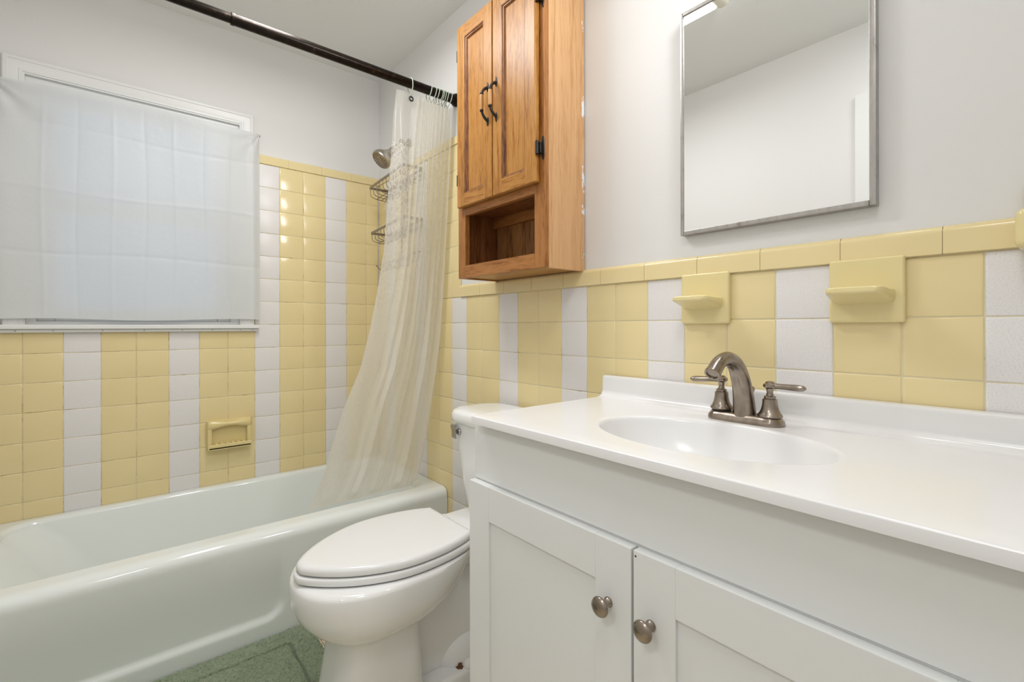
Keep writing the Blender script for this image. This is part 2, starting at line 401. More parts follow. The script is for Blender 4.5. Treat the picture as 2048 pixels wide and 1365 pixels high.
# ---------------- window: frame, sash, glass, casing, sill
win = NB()
box(win, wx0, wx0 + .03, .006, .11, wz0, wz1); box(win, wx1 - .03, wx1, .006, .11, wz0, wz1)
box(win, wx0 + .03, wx1 - .03, .006, .11, wz1 - .03, wz1); box(win, wx0 + .03, wx1 - .03, .006, .11, wz0 - .004, wz0 + .012)
win = struct(obj('window_1', win, 'trim', None, 35))
s = NB()
for z0, z1, y in ((wz0 + .012, 1.56, .018), (1.53, wz1 - .03, .043)):
    a, b_ = wx0 + .0295, wx1 - .0295
    box(s, a, a + .05, y, y + .025, z0, z1, .003); box(s, b_ - .05, b_, y, y + .025, z0, z1, .003)
    box(s, a + .05, b_ - .05, y, y + .025, z0, z0 + .045, .003); box(s, a + .05, b_ - .05, y, y + .025, z1 - .04, z1 + .001, .003)
obj('sash', s, 'trim', win, 35)
g = NB(); box(g, wx0 + .075, wx1 - .075, .029, .032, wz0 + .05, 1.525); box(g, wx0 + .075, wx1 - .075, .054, .057, 1.57, wz1 - .065)
obj('pane', g, 'glass', win, 0)
# moulded casing, mitred at the corners
prof = [(0, -.004), (0, .012), (.004, .015), (.014, .016), (.016, .0135), (.034, .0125), (.042, .010), (.044, .0115), (.052, .0115), (.054, .008), (.058, .0075), (.058, -.004)]  # (inwards from outer edge, out)
co = [(-1.434, 1.062), (-1.434, 2.066), (-.622, 2.066), (-.622, 1.062)]
rr = []
for i, (x, z) in enumerate(co):
    sx = 1 if x < -1 else -1
    rr.append([(x + sx*d, -h, (z if i in (0, 3) else z - d)) for d, h in prof])
obj('casing', rings(NB(), rr), 'trim', win, 25)
sl = NB(); box(sl, -1.452, -.602, -.030, .03, 1.067, 1.084, .003); box(sl, -1.445, -.606, -.018, .004, 1.054, 1.067, .003)
obj('window_sill', sl, 'trim', win, 35)
nb = NB()
for x in (-1.40, -1.30, -1.16, -1.03, -.90, -.79, -.68, -.63): lathe(nb, [(.0016, 0), (.0016, .0006)], (x, -.0181, 1.0605), (0, -1, 0), 8)
obj('nail_head', nb, 'dark_gap', win, 0)

# ---------------- sheet over the window
def sheet():
    nx, nz = 230, 150; vs = []; fs = []
    creases_x = [-1.328, -1.234, -1.128, -1.027, -.926, -.822, -.727]; creases_z = [1.83, 1.59, 1.357]
    for j in range(nz + 1):
        for i in range(nx + 1):
            s, t = i/nx, j/nz
            x = lerp(-1.484, -.6, s)
            top = 1.966 + .013*s + .012*math.sin(PI*s)
            bot = 1.103 + .004*math.sin(s*9) + .004*s
            z = lerp(bot, top, t)
            y = -.026 - .004*math.sin(x*14 + z*3) - .006*math.sin(PI*s)*math.sin(PI*t)
            # hangs off the casing at the right end, soft vertical waves
            y += -.004*math.exp(-((x + .632)/.012)**2) + .012*max(0, (x + .62)/.02)*.6
            for k, c in enumerate(creases_x):
                fade = min(1, max(0, (top - z)/.12)) 
                y += (.0034 if k % 2 else -.0040)*math.exp(-abs(x - c - .004*math.sin(z*7 + k))/.0055)*fade*.62
            for k, c in enumerate(creases_z):
                zz = c + .006*math.sin(x*9 + k*2)
                y += (-.0022 if k % 2 else .0024)*math.exp(-abs(z - zz)/.005)
            # gathered corner by the left tack
            d = math.hypot((x + 1.45)*1.2, z - 1.96); y += -.010*math.exp(-d/.10)*math.sin(math.atan2(z - 1.96, x + 1.46)*9)
            d = math.hypot((x + .605)*1.2, z - 1.975); y += -.004*math.exp(-d/.07)*math.sin(math.atan2(z - 1.975, x + .605)*10)
            vs.append((x, y - .002, z))
    for j in range(nz):
        for i in range(nx):
            a = j*(nx+1) + i; fs.append((a, a+1, a+nx+2, a+nx+1))
    return vs, fs
cl = obj('window_sheet', sheet(), 'sheet', None, 180)
tag(cl, 'translucent white plastic sheet with fold creases tacked over the window', 'window covering')
for nm, x, z, lb in (('push_pin', -.5985, 1.979, 'small dark red push pin at the upper right corner of the window sheet'),):
    t = obj(nm, lathe(NB(), [(.001, -.012), (.001, 0), (.0052, 0), (.0056, .0015), (.0030, .004), (.0034, .009), (.0046, .011), (.0038, .0125)], (x, .004, z), (0, -1, 0), 16), 'red_plastic')
    t.location.y = -.006 if False else 0
    tag(t, lb, 'pin')

# ------------------------------------------------------------------ bathtub
RIM = .365; TY = -.712
tub = thing('bathtub', 'white enamel bathtub set below the window between the walls', 'bathtub', (-.745, -.36, 0))
R = []
x0, x1, y0, y1 = XL + .002, -.002, TY, -.002
def tubring(ix0, ix1, iy0, iy1, r, z, n=10): return rrect(x0 + ix0, x1 - ix1, y0 + iy0, y1 - iy1, r, z, n)
# outer lip then rim, roll over the inner edge and down into the basin
for d, z in ((.0005, .318), (0, .330), (.0012, .340), (.005, .350), (.012, .358), (.022, .3635), (.034, RIM)):
    R.append(tubring(.0, .0, d, .0, .004, z))
R.append(tubring(.02, .02, .048, .012, .012, RIM + .001))
for k in range(7):
    a = PI/2*k/6; d = .018*math.sin(a); z = RIM + .001 - .020*(1 - math.cos(a))
    R.append(tubring(.052 + d, .050 + d, .086 + d, .026 + d, .10, z))
for f, z in ((.25, .28), (.5, .20), (.75, .12), (.9, .085), (1.0, .066)):
    R.append(tubring(.075 + .20*f, .072 + .06*f, .106 + .035*f, .046 + .04*f, .11 + .01*f, z))
R.append(tubring(.32, .17, .18, .12, .12, .055))
bm = rings(NB(), R, True, False, True)
obj('tub_basin', bm, 'tub_enamel', tub, 60)
# apron: sunken panel with a soft raised border
bm = NB(); nx, nz = 150, 44; px0, px1, pz0 = -1.44, -.675, .072; pr = .055
def panel_d(x, z):   # signed distance to the panel outline, negative inside
    cx, hx = (px0 + px1)/2, (px1 - px0)/2; top = .60; cz, hz = (pz0 + top)/2, (top - pz0)/2
    qx, qz = abs(x - cx) - hx + pr, abs(z - cz) - hz + pr
    return math.hypot(max(qx, 0), max(qz, 0)) + min(max(qx, qz), 0) - pr
vr = []
for j in range(nz + 1):
    row = []
    for i in range(nx + 1):
        x = lerp(x0, x1, i/nx); z = lerp(0.0, .319, j/nz)
        t = min(1, max(0, (panel_d(x, z) + .011)/.022)); t = t*t*(3 - 2*t)
        topf = min(1, max(0, (.325 - z)/.22)); topf = topf*topf*(3 - 2*topf)
        y = TY + .0005 + .012*(1 - t)*topf
        row.append(bm.verts.new((x, y, z)))
    vr.append(row)
for j in range(nz):
    for i in range(nx): bm.faces.new((vr[j][i], vr[j][i+1], vr[j+1][i+1], vr[j+1][i]))
obj('apron', bm, 'tub_enamel', tub, 180)

# ------------------------------------------------------------------ tub soap dish on the window wall
sd = NB()
cx, zb, zt = -.7245, .524, .6545
rs = []
def dish_box(): 
    bm = NB()
    box(bm, -.813, -.636, -.010, .001, zb, zt, .004)                      # flange
    box(bm, -.811, -.793, -.032, -.005, zb + .006, zt - .03, .006, 3)     # cheeks
    box(bm, -.656, -.638, -.032, -.005, zb + .006, zt - .03, .006, 3)
    box(bm, -.811, -.638, -.042, -.005, zb + .003, zb + .018, .005, 3)    # tray
    box(bm, -.811, -.638, -.042, -.034, zb + .003, zb + .027, .0035, 3)   # tray lip
    return bm
sdo = tag(obj('soap_dish', dish_box(), 'dish', None, 40), 'yellow ceramic soap dish with grab bar on the wall above the tub', 'soap dish')
# scalloped grab bar at the top
bm = NB(); rr = []
for i in range(25):
    s = i/24; x = lerp(-.8125, -.6365, s); w_ = math.sin(PI*s)
    zc = zt - .020 + .004*w_; hh = .0215 - .010*w_**2; dd = .030 + .006*w_
    if i in (0, 24): hh *= .8; dd *= .8
    rr.append([(x, -.006 - dd*.5 - dd*.5*math.cos(a), zc + hh*math.sin(a)) for a in [2*PI*k/16 for k in range(16)]])
obj('grab_bar', rings(bm, rr), 'dish', sdo, 60)
bm = NB()
for k in range(6):
    x = lerp(-.778, -.671, k/5); box(bm, x - .0045, x + .0045, -.037, -.020, zb + .016, zb + .032, .0035, 3)
obj('drain_rib', bm, 'dish', sdo, 50)

# ------------------------------------------------------------------ ceramic ledges on the mirror wall
def ledge(name, y0, y1, label):
    z0, z1 = 1.0795, 1.204; bm = NB()
    box(bm, -.0125, .002, y1, y0, z0, z1, .0045, 3)
    o = tag(obj(name, bm, 'ceramic_yellow', None, 40), label, 'ledge', 'yellow ceramic wall ledges')
    c = (y0 + y1)/2 + .004; rr = []
    # thick tapering shelf growing out of the plate, rounded front corners
    for x, h, za, zb in ((-.004, .052, 1.113, 1.1465), (-.014, .0505, 1.116, 1.146), (-.040, .0485, 1.1235, 1.1455), (-.064, .0465, 1.130, 1.1465), (-.073, .0445, 1.1318, 1.1465), (-.079, .0400, 1.1335, 1.1455), (-.0815, .034, 1.136, 1.143)):
        pts = []
        zc, hz = (za + zb)/2, (zb - za)/2
        for k in range(32):
            a = 2*PI*k/32; cc, ss = math.cos(a), math.sin(a)
            pts.append((x, c + h*abs(cc)**.35*(1 if cc > 0 else -1), zc + hz*abs(ss)**.45*(1 if ss > 0 else -1)))
        rr.append(pts)
    obj('shelf', rings(NB(), rr), 'ceramic_yellow', o, 60)
ledge('wall_ledge', -1.8405, -1.963, 'yellow ceramic wall ledge above the faucet, the left one of the two ledges')
ledge('wall_ledge', -2.167, -2.2875, 'yellow ceramic wall ledge right of the faucet, below the right half of the mirror')
bm = NB(); box(bm, -.014, .002, -2.56, -2.4355, 1.180, 1.300, .005, 3)
tp = tag(obj('towel_bar_post', bm, 'ceramic_yellow', None, 40), 'yellow ceramic post cut off by the right edge of the photo', 'towel bar holder')
obj('post', box(NB(), -.075, -.010, -2.53, -2.4285, 1.190, 1.252, .012, 4), 'ceramic_yellow', tp, 50)

# ------------------------------------------------------------------ toilet
tc_y = -1.197
toi = thing('toilet', 'white elongated toilet with closed lid between bathtub and vanity', 'toilet', (-.45, tc_y, 0))
def egg(xf, xb, hw, z, n=44, pf=2.25, pb=2.6, wid=.46):
    """closed outline: rounded nose at xf, squarer tail at xb"""
    xm = lerp(xf, xb, wid); pts = []
    for i in range(n):
        a = 2*PI*i/n; c, s = math.cos(a), math.sin(a); p = pf if c < 0 else pb
        cc = abs(c)**(2/p)*(1 if c > 0 else -1); ss = abs(s)**(2/p)*(1 if s > 0 else -1)
        pts.append((xm + cc*((xb - xm) if c > 0 else (xm - xf)), tc_y + hw*ss, z))
    return pts
Rb = [egg(-.718, -.438, .126, .0, pf=3.2, pb=6), egg(-.706, -.442, .120, .02, pf=3.2, pb=6), egg(-.690, -.446, .116, .10, pf=3.2, pb=6), egg(-.678, -.448, .113, .18, pf=3.0, pb=5),
      egg(-.673, -.448, .112, .232, pf=2.9, pb=4.5), egg(-.678, -.440, .115, .250, pf=2.8, pb=4), egg(-.695, -.418, .127, .2595, pf=2.6, pb=3.4), egg(-.717, -.385, .145, .270, pf=2.4, pb=2.9),
      egg(-.740, -.350, .161, .288, pf=2.3, pb=2.6), egg(-.761, -.315, .174, .315), egg(-.772, -.290, .181, .342), egg(-.776, -.272, .184, .375), egg(-.774, -.262, .184, .398), egg(-.768, -.260, .181, .409), egg(-.755, -.27, .169, .413)]
obj('bowl', rings(NB(), Rb), 'porcelain', toi, 60)
# trapway and foot behind the pedestal
bm = NB(); rr = []
for x, hw, z0, z1 in ((-.50, .052, 0, .24), (-.40, .056, 0, .27), (-.30, .070, 0, .34), (-.22, .086, 0, .40), (-.12, .084, 0, .40), (-.07, .078, 0, .39)):
    zc, hz = (z0 + z1)/2, (z1 - z0)/2
    rr.append([(x, tc_y + hw*abs(math.cos(a))**.7*(1 if math.cos(a) > 0 else -1), zc + hz*abs(math.sin(a))**.55*(1 if math.sin(a) > 0 else -1)) for a in [2*PI*k/28 for k in range(28)]])
rings(bm, rr)
rings(bm, [egg(-.56, -.075, .118, 0, pf=6, pb=5), egg(-.56, -.078, .116, .028, pf=6, pb=5), egg(-.555, -.082, .110, .036, pf=6, pb=5), egg(-.55, -.09, .098, .040, pf=6, pb=5)])
obj('trapway', bm, 'porcelain', toi, 55)
for sy in (-1, 1):  # rounded lobe of the drain passage on each flank
    rr = []
    for k in range(1, 16):
        a = PI*k/16 - PI/2; rr.append([(-.232 + .142*math.sin(a), tc_y + sy*.028 + .078*math.cos(a)*math.cos(b_), .055 + .092*math.cos(a)*math.sin(b_)) for b_ in [2*PI*q/24 for q in range(24)]])
    obj('drain_lobe', rings(NB(), rr), 'porcelain', toi, 60)
bm = NB(); rings(bm, [rrect(-.30, -.035, tc_y - hw, tc_y + hw, r, z) for hw, r, z in ((.10, .05, .34), (.128, .05, .375), (.132, .05, .405), (.128, .048, .417), (.118, .045, .420))])
obj('tank_deck', bm, 'porcelain', toi, 50)
seat_pts = [(-.297, .121), (-.322, .1335), (-.353, .145), (-.390, .155), (-.4255, .161), (-.465, .1645), (-.50, .165), (-.54, .161), (-.576, .152), (-.615, .137), (-.654, .117), (-.685, .096), (-.7106, .075), (-.733, .053), (-.749, .033), (-.7585, .015)]
def outline(sc_, z, dx=0.):
    p = [(x, h) for x, h in seat_pts]; cx = -.51
    o = [(cx + (x - cx)*sc_ + dx, tc_y + h*sc_, z) for x, h in p] + [(cx + (x - cx)*sc_ + dx, tc_y - h*sc_, z) for x, h in reversed(p)]
    return [tuple(q) for q in smoothloop(o)]
def smoothloop(p, n=4):
    # corner points at the tail stay crisp, the rest is splined
    pts = [Vector(q) for q in p]; k = len(pts); out = smoothpath(pts, n)
    return out
obj('seat', rings(NB(), [outline(1.0, .4145), outline(1.03, .418), outline(1.036, .424), outline(1.03, .432), outline(1.01, .4355)]), 'seat_plastic', toi, 50)
obj('lid', rings(NB(), [outline(.975, .4375), outline(1.0, .4395), outline(1.008, .444), outline(1.004, .451), outline(.988, .4572), outline(.955, .4605), outline(.90, .4622), outline(.5, .464)]), 'seat_plastic', toi, 50)
for sy in (-1, 1): obj('seat_hinge', box(NB(), -.300, -.262, tc_y + sy*.075 - .018, tc_y + sy*.075 + .018, .416, .438, .006, 3), 'seat_plastic', toi, 50)
def tankring(xf, hw, z, r=.06): return rrect(xf, -.03, tc_y - hw, tc_y + hw, r, z, 10)
obj('tank', rings(NB(), [tankring(-.165, .104, .420, .05), tankring(-.180, .109, .44), tankring(-.193, .117, .52), tankring(-.205, .128, .63), tankring(-.214, .137, .735), tankring(-.214, .137, .745)]), 'porcelain', toi, 50)
obj('tank_lid', rings(NB(), [tankring(-.222, .140, .742, .076), tankring(-.231, .147, .748, .08), tankring(-.233, .149, .760, .08), tankring(-.232, .148, .774, .08), tankring(-.226, .142, .784, .076), tankring(-.210, .128, .789, .065), tankring(-.17, .09, .790, .04)]), 'porcelain', toi, 50)
bm = NB(); lathe(bm, [(.012, 0), (.012, .010), (.009, .014)], (-.206, tc_y + .074, .712), (-1, 0, 0), 18)
rings(bm, [[(x, tc_y + c_ - w_, z), (x, tc_y + c_ + w_, z), (x + .008, tc_y + c_ + w_, z), (x + .008, tc_y + c_ - w_, z)] for x, c_, w_, z in ((-.230, .080, .006, .689), (-.233, .082, .0085, .693), (-.231, .085, .0095, .712), (-.230, .091, .0125, .728), (-.227, .094, .0125, .734))])
obj('flush_lever', bm, 'chrome', toi, 25)
lathe(bm := NB(), [(.020, .038), (.020, .046), (.014, .056), (.005, .060)], (-.292, tc_y - .094, 0), (0, 0, 1), 18)
obj('bolt_cap', bm, 'porcelain', toi, 50)
lathe(bm := NB(), [(.013, .036), (.013, .041), (.007, .042), (.0065, .052), (.001, .053)], (-.325, tc_y - .090, 0), (.12, .05, 1), 6)
obj('floor_bolt', bm, 'rust', toi, 0)['label'] = 'rusty floor bolt'

# ------------------------------------------------------------------ vanity cabinet
VY0, VY1, VX = -1.567, -2.486, -.460
van = thing('vanity_cabinet', 'white two-door vanity cabinet under the sink counter', 'vanity cabinet', (-.24, -2.03, 0))
bm = NB()
box(bm, VX, VX + .018, VY1, VY0, .09, .849)                    # face
box(bm, VX + .018, -.004, VY0 - .016, VY0, 0, .849); box(bm, VX + .018, -.004, VY1, VY1 + .016, 0, .849)
box(bm, VX + .018, -.004, VY1 + .016, VY0 - .016, .09, .105); box(bm, VX + .065, VX + .08, VY1 + .016, VY0 - .016, 0, .09)
obj('carcass', bm, 'vanity', van, 0)
obj('top_panel', box(NB(), VX - .003, VX, VY1, VY0, .716, .8485, .0008), 'vanity', van, 35)
def vdoor(y0, y1, ky):
    fr = .0755; xo, xi = VX - .0195, VX - .0008; z0, z1 = .10, .7125; bm = NB()
    box(bm, xo, xi, y1, y1 + fr, z0, z1, .0022); box(bm, xo, xi, y0 - fr, y0, z0, z1, .0022)
    box(bm, xo, xi, y1 + fr - .001, y0 - fr + .001, z1 - .0785, z1, .0022); box(bm, xo, xi, y1 + fr - .001, y0 - fr + .001, z0, z0 + .0785, .0022)
    d = obj('door', bm, 'vanity', van, 30)
    obj('panel', box(NB(), xo + .0065, xi, y1 + fr - .004, y0 - fr + .004, z0 + .07, z1 - .07), 'vanity', d, 0)
    if ky < -2.05: obj('screw_hole', lathe(NB(), [(.0018, 0), (.0018, .0003)], (xo, y0 - .005, z1 - .009), (-1, 0, 0), 10), 'dark_gap', d, 0)
    k = lathe(NB(), [(.0085, 0), (.0088, .002), (.0072, .004), (.0056, .008), (.0052, .012), (.0068, .0165), (.0125, .019), (.0163, .0215), (.0168, .0235), (.0155, .0265), (.011, .029), (.005, .0302), (.001, .0304)], (xo, ky, .606), (-1, 0, 0), 32)
    obj('knob', k, 'nickel', d, 60)
vdoor(VY0, -2.0245, -1.979); vdoor(-2.0285, VY1, -2.062)

# ------------------------------------------------------------------ countertop with integral basin
CX0, CX1, CY0, CY1, CZ = -.494, -.004, -1.597, -2.542, .870
bm = NB(); N = 128; bc = (-.277, -2.037); ba, bb = .216, .140   # half width along y, half depth along x
corner_a = sorted(math.atan2((cy - bc[1]), (cx - bc[0])) for cx in (CX0, -.05) for cy in (CY0, CY1))
angs = sorted(set([-PI + 2*PI*i/N for i in range(N)]) | set(corner_a))
def edge_pt(a, x0, x1, y0, y1):
    c, s = math.cos(a), math.sin(a); t = 1e9
    for lim, d in ((x1 - bc[0], c), (x0 - bc[0], c)):
        if abs(d) > 1e-9 and lim/d > 0: t = min(t, lim/d)
    for lim, d in ((y0 - bc[1], s), (y1 - bc[1], s)):
        if abs(d) > 1e-9 and lim/d > 0: t = min(t, lim/d)
    return bc[0] + c*t, bc[1] + s*t
def ell(a, k):
    c, s = math.cos(a), math.sin(a); r = 1/math.sqrt((c/bb)**2 + (s/ba)**2); return bc[0] + c*r*k, bc[1] + s*r*k
R = []
bowl = [(.10, -.118), (.30, -.117), (.50, -.112), (.66, -.101), (.78, -.084), (.86, -.064), (.92, -.042), (.965, -.020), (.985, -.009), (1.0, -.0035), (1.02, -.0008), (1.05, 0)]
for k, dz in bowl: R.append([(*ell(a, k), CZ + dz) for a in angs])
for f in (.5, 1.): 
    ring = []
    for a in angs:
        e = ell(a, 1.05); q = edge_pt(a, CX0 + .003, CX1, CY0 - .003, CY1 + .003); ring.append((lerp(e[0], q[0], f), lerp(e[1], q[1], f), CZ))
    R.append(ring)
R.append([(*edge_pt(a, CX0, CX1, CY0, CY1), CZ - .0035) for a in angs]); R.append([(*edge_pt(a, CX0, CX1, CY0, CY1), CZ - .0185) for a in angs])
R.append([(*ell(a, 1.12), CZ - .0185) for a in angs])
for k, dz in ((1.07, -.03), (.98, -.065), (.86, -.098), (.70, -.118), (.40, -.126)): R.append([(*ell(a, k), CZ + dz) for a in angs])
rings(bm, R)
top = obj('vanity_countertop', bm, 'cultured_marble', None, 50)
tag(top, 'white vanity countertop with an oval basin molded into it', 'countertop')
# underside apron and backsplash
bm = NB(); prof = [(-.004, .866), (-.052, .866), (-.052, .8702), (-.043, .8708), (-.035, .8735), (-.0285, .880), (-.0258, .888), (-.0245, .922), (-.0225, .9275), (-.018, .930), (-.004, .930)]
rings(bm, [[(x, y, z) for x, z in prof] for y in (CY1, CY0)])
obj('backsplash', bm, 'cultured_marble', top, 40)
obj('drain', lathe(NB(), [(.026, .0), (.026, .003), (.020, .004), (.018, .0025), (.004, .0022)], (bc[0], bc[1], CZ - .1178), (0, 0, 1), 24), 'nickel', top, 40)

# ------------------------------------------------------------------ faucet
fx, fy, fz = -.092, -2.035, .870
fau = thing('faucet', 'brushed nickel two-handle faucet standing behind the basin', 'faucet', (fx, fy, fz))
def stad(hl, r, z, waist=0., n=56):
    pts = []
    for i in range(n):
        a = 2*PI*i/n; y = (hl if math.sin(a) > 0 else -hl)*min(1, abs(math.sin(a))*3)**.6; 
        wst = r*(1 - waist*math.exp(-((abs(y + r*math.sin(a)) - hl*.55)/(hl*.22))**2))
        pts.append((fx + wst*math.cos(a), fy + y + r*math.sin(a), z))
    return pts
obj('base_plate', rings(NB(), [stad(.049, .0285, fz), stad(.049, .0295, fz + .003, .06), stad(.049, .0285, fz + .009, .10), stad(.049, .0245, fz + .014, .12), stad(.049, .0225, fz + .017, .12), stad(.048, .018, fz + .0185, .1)]), 'nickel', fau, 50)
sp = smoothpath([(fx - .002, fy, fz + .015), (fx - .006, fy, fz + .05), (fx - .019, fy, fz + .09), (fx - .042, fy, fz + .122), (fx - .075, fy, fz + .137), (fx - .110, fy, fz + .132), (fx - .138, fy, fz + .112)], 8)
k = len(sp); rad = [lerp(.0240, .0135, min(1, (i/k)*1.35)**.8) if i < k*.8 else lerp(.0135, .0148, (i/k - .8)/.2) for i in range(k)]
bm = NB(); tube(bm, sp, rad, 24); obj('spout', bm, 'nickel', fau, 50)
d = (sp[-1] - sp[-2]).normalized(); obj('outlet', lathe(NB(), [(.0148, -.002), (.0155, .001), (.0150, .004), (.0115, .0042), (.011, .001)], sp[-1], d, 24), 'nickel', fau, 40)
for sy, dz, ang in ((1, .0045, 20), (-1, .0, -5)):
    hy = fy + sy*.0505
    if dz: obj('handle_gap', lathe(NB(), [(.0195, .016), (.0195, .0235)], (fx, hy, fz), (0, 0, 1), 24), 'dark_gap', fau, 40)
    h = obj('handle', lathe(NB(), [(.0225, .017), (.0235, .0185), (.0228, .022), (.0195, .026), (.0165, .033), (.0145, .042), (.0138, .052), (.0135, .054), (.0105, .0545), (.0110, .0560), (.0110, .0595), (.0075, .061), (.0058, .066), (.0068, .0735), (.0095, .0765), (.0125, .0785), (.0132, .081), (.0125, .084), (.0085, .0865), (.008, .089), (.004, .0903)], (fx, hy, fz + dz), (0, 0, 1), 28), 'nickel', fau, 40)
    a = math.radians(ang); dx, dy = -math.sin(a)*1, sy*math.cos(a)
    if sy > 0: dx, dy = -.42, .91
    else: dx, dy = .10, -.995
    z = fz + dz + .0812
    pts = [(fx + dx*t, hy + dy*t, z - .0002*t/.01) for t in (.006, .013, .024, .038, .051, .060, .0645)]
    bm = NB(); tube(bm, pts, [.0078, .0072, .0070, .0078, .0082, .0072, .0030], 14, True, .80)
    obj('lever', bm, 'nickel', h, 60)
bm = NB(); tube(bm, [(fx + .030, fy, fz + .012), (fx + .031, fy, fz + .060)], .0028, 10); lathe(bm, [(.003, .056), (.0055, .060), (.0075, .066), (.006, .071), (.002, .073)], (fx + .031, fy, fz), (0, 0, 1), 16)
obj('lift_rod', bm, 'nickel', fau, 50)

# ------------------------------------------------------------------ mirror
mi = thing('wall_mirror', 'rectangular mirror in a thin worn steel frame on the wall above the sink', 'mirror', (0, -2.04, 1.303))
my0, my1, mz0, mz1 = -1.8415, -2.246, 1.303, 1.868
bm = NB(); fw = .011
for a in ((my1, my1 + fw, mz0, mz1), (my0 - fw*.75, my0, mz0, mz1), (my1 + fw, my0 - fw*.75, mz0, mz0 + fw), (my1 + fw, my0 - fw*.75, mz1 - fw*.8, mz1)):
    box(bm, -.0165, .0045, a[0], a[1], a[2], a[3], .0016)
obj('frame', bm, 'steel', mi, 40)
obj('mirror_glass', box(NB(), -.0135, .0, my1 + fw - .001, my0 - fw*.75 + .001, mz0 + fw - .001, mz1 - fw*.8 + .001), 'mirror_glass', mi, 0)

# ------------------------------------------------------------------ oak wall cabinet
KY0, KY1, KX, KZ0, KZ1 = -1.060, -1.505, -.1724, 1.2455, 2.147
cab = thing('wall_cabinet', 'oak wall cabinet with two doors and open shelf hung above the toilet', 'wall cabinet', (0, -1.28, KZ0))
bm = NB(); t = .016
obj('side_panel', box(NB(), KX + .018, .0, KY1, KY1 + t, KZ0, KZ1), 'oak_side', cab, 0)
obj('side_panel', box(NB(), KX + .018, .0, KY0 - t, KY0, KZ0, KZ1), 'oak_frame', cab, 0)
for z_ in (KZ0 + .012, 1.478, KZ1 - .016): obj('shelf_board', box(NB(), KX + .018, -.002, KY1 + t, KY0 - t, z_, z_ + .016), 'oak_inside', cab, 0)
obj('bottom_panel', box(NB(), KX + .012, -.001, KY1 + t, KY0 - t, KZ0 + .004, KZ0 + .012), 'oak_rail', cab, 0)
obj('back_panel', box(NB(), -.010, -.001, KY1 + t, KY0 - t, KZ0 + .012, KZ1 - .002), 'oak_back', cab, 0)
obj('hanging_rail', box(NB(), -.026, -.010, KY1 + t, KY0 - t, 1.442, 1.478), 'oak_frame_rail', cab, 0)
obj('inner_wall', box(NB(), KX + .019, -.010, KY0 - t - .004, KY0 - t, KZ0 + .028, 1.478), 'oak_inside', cab, 0)
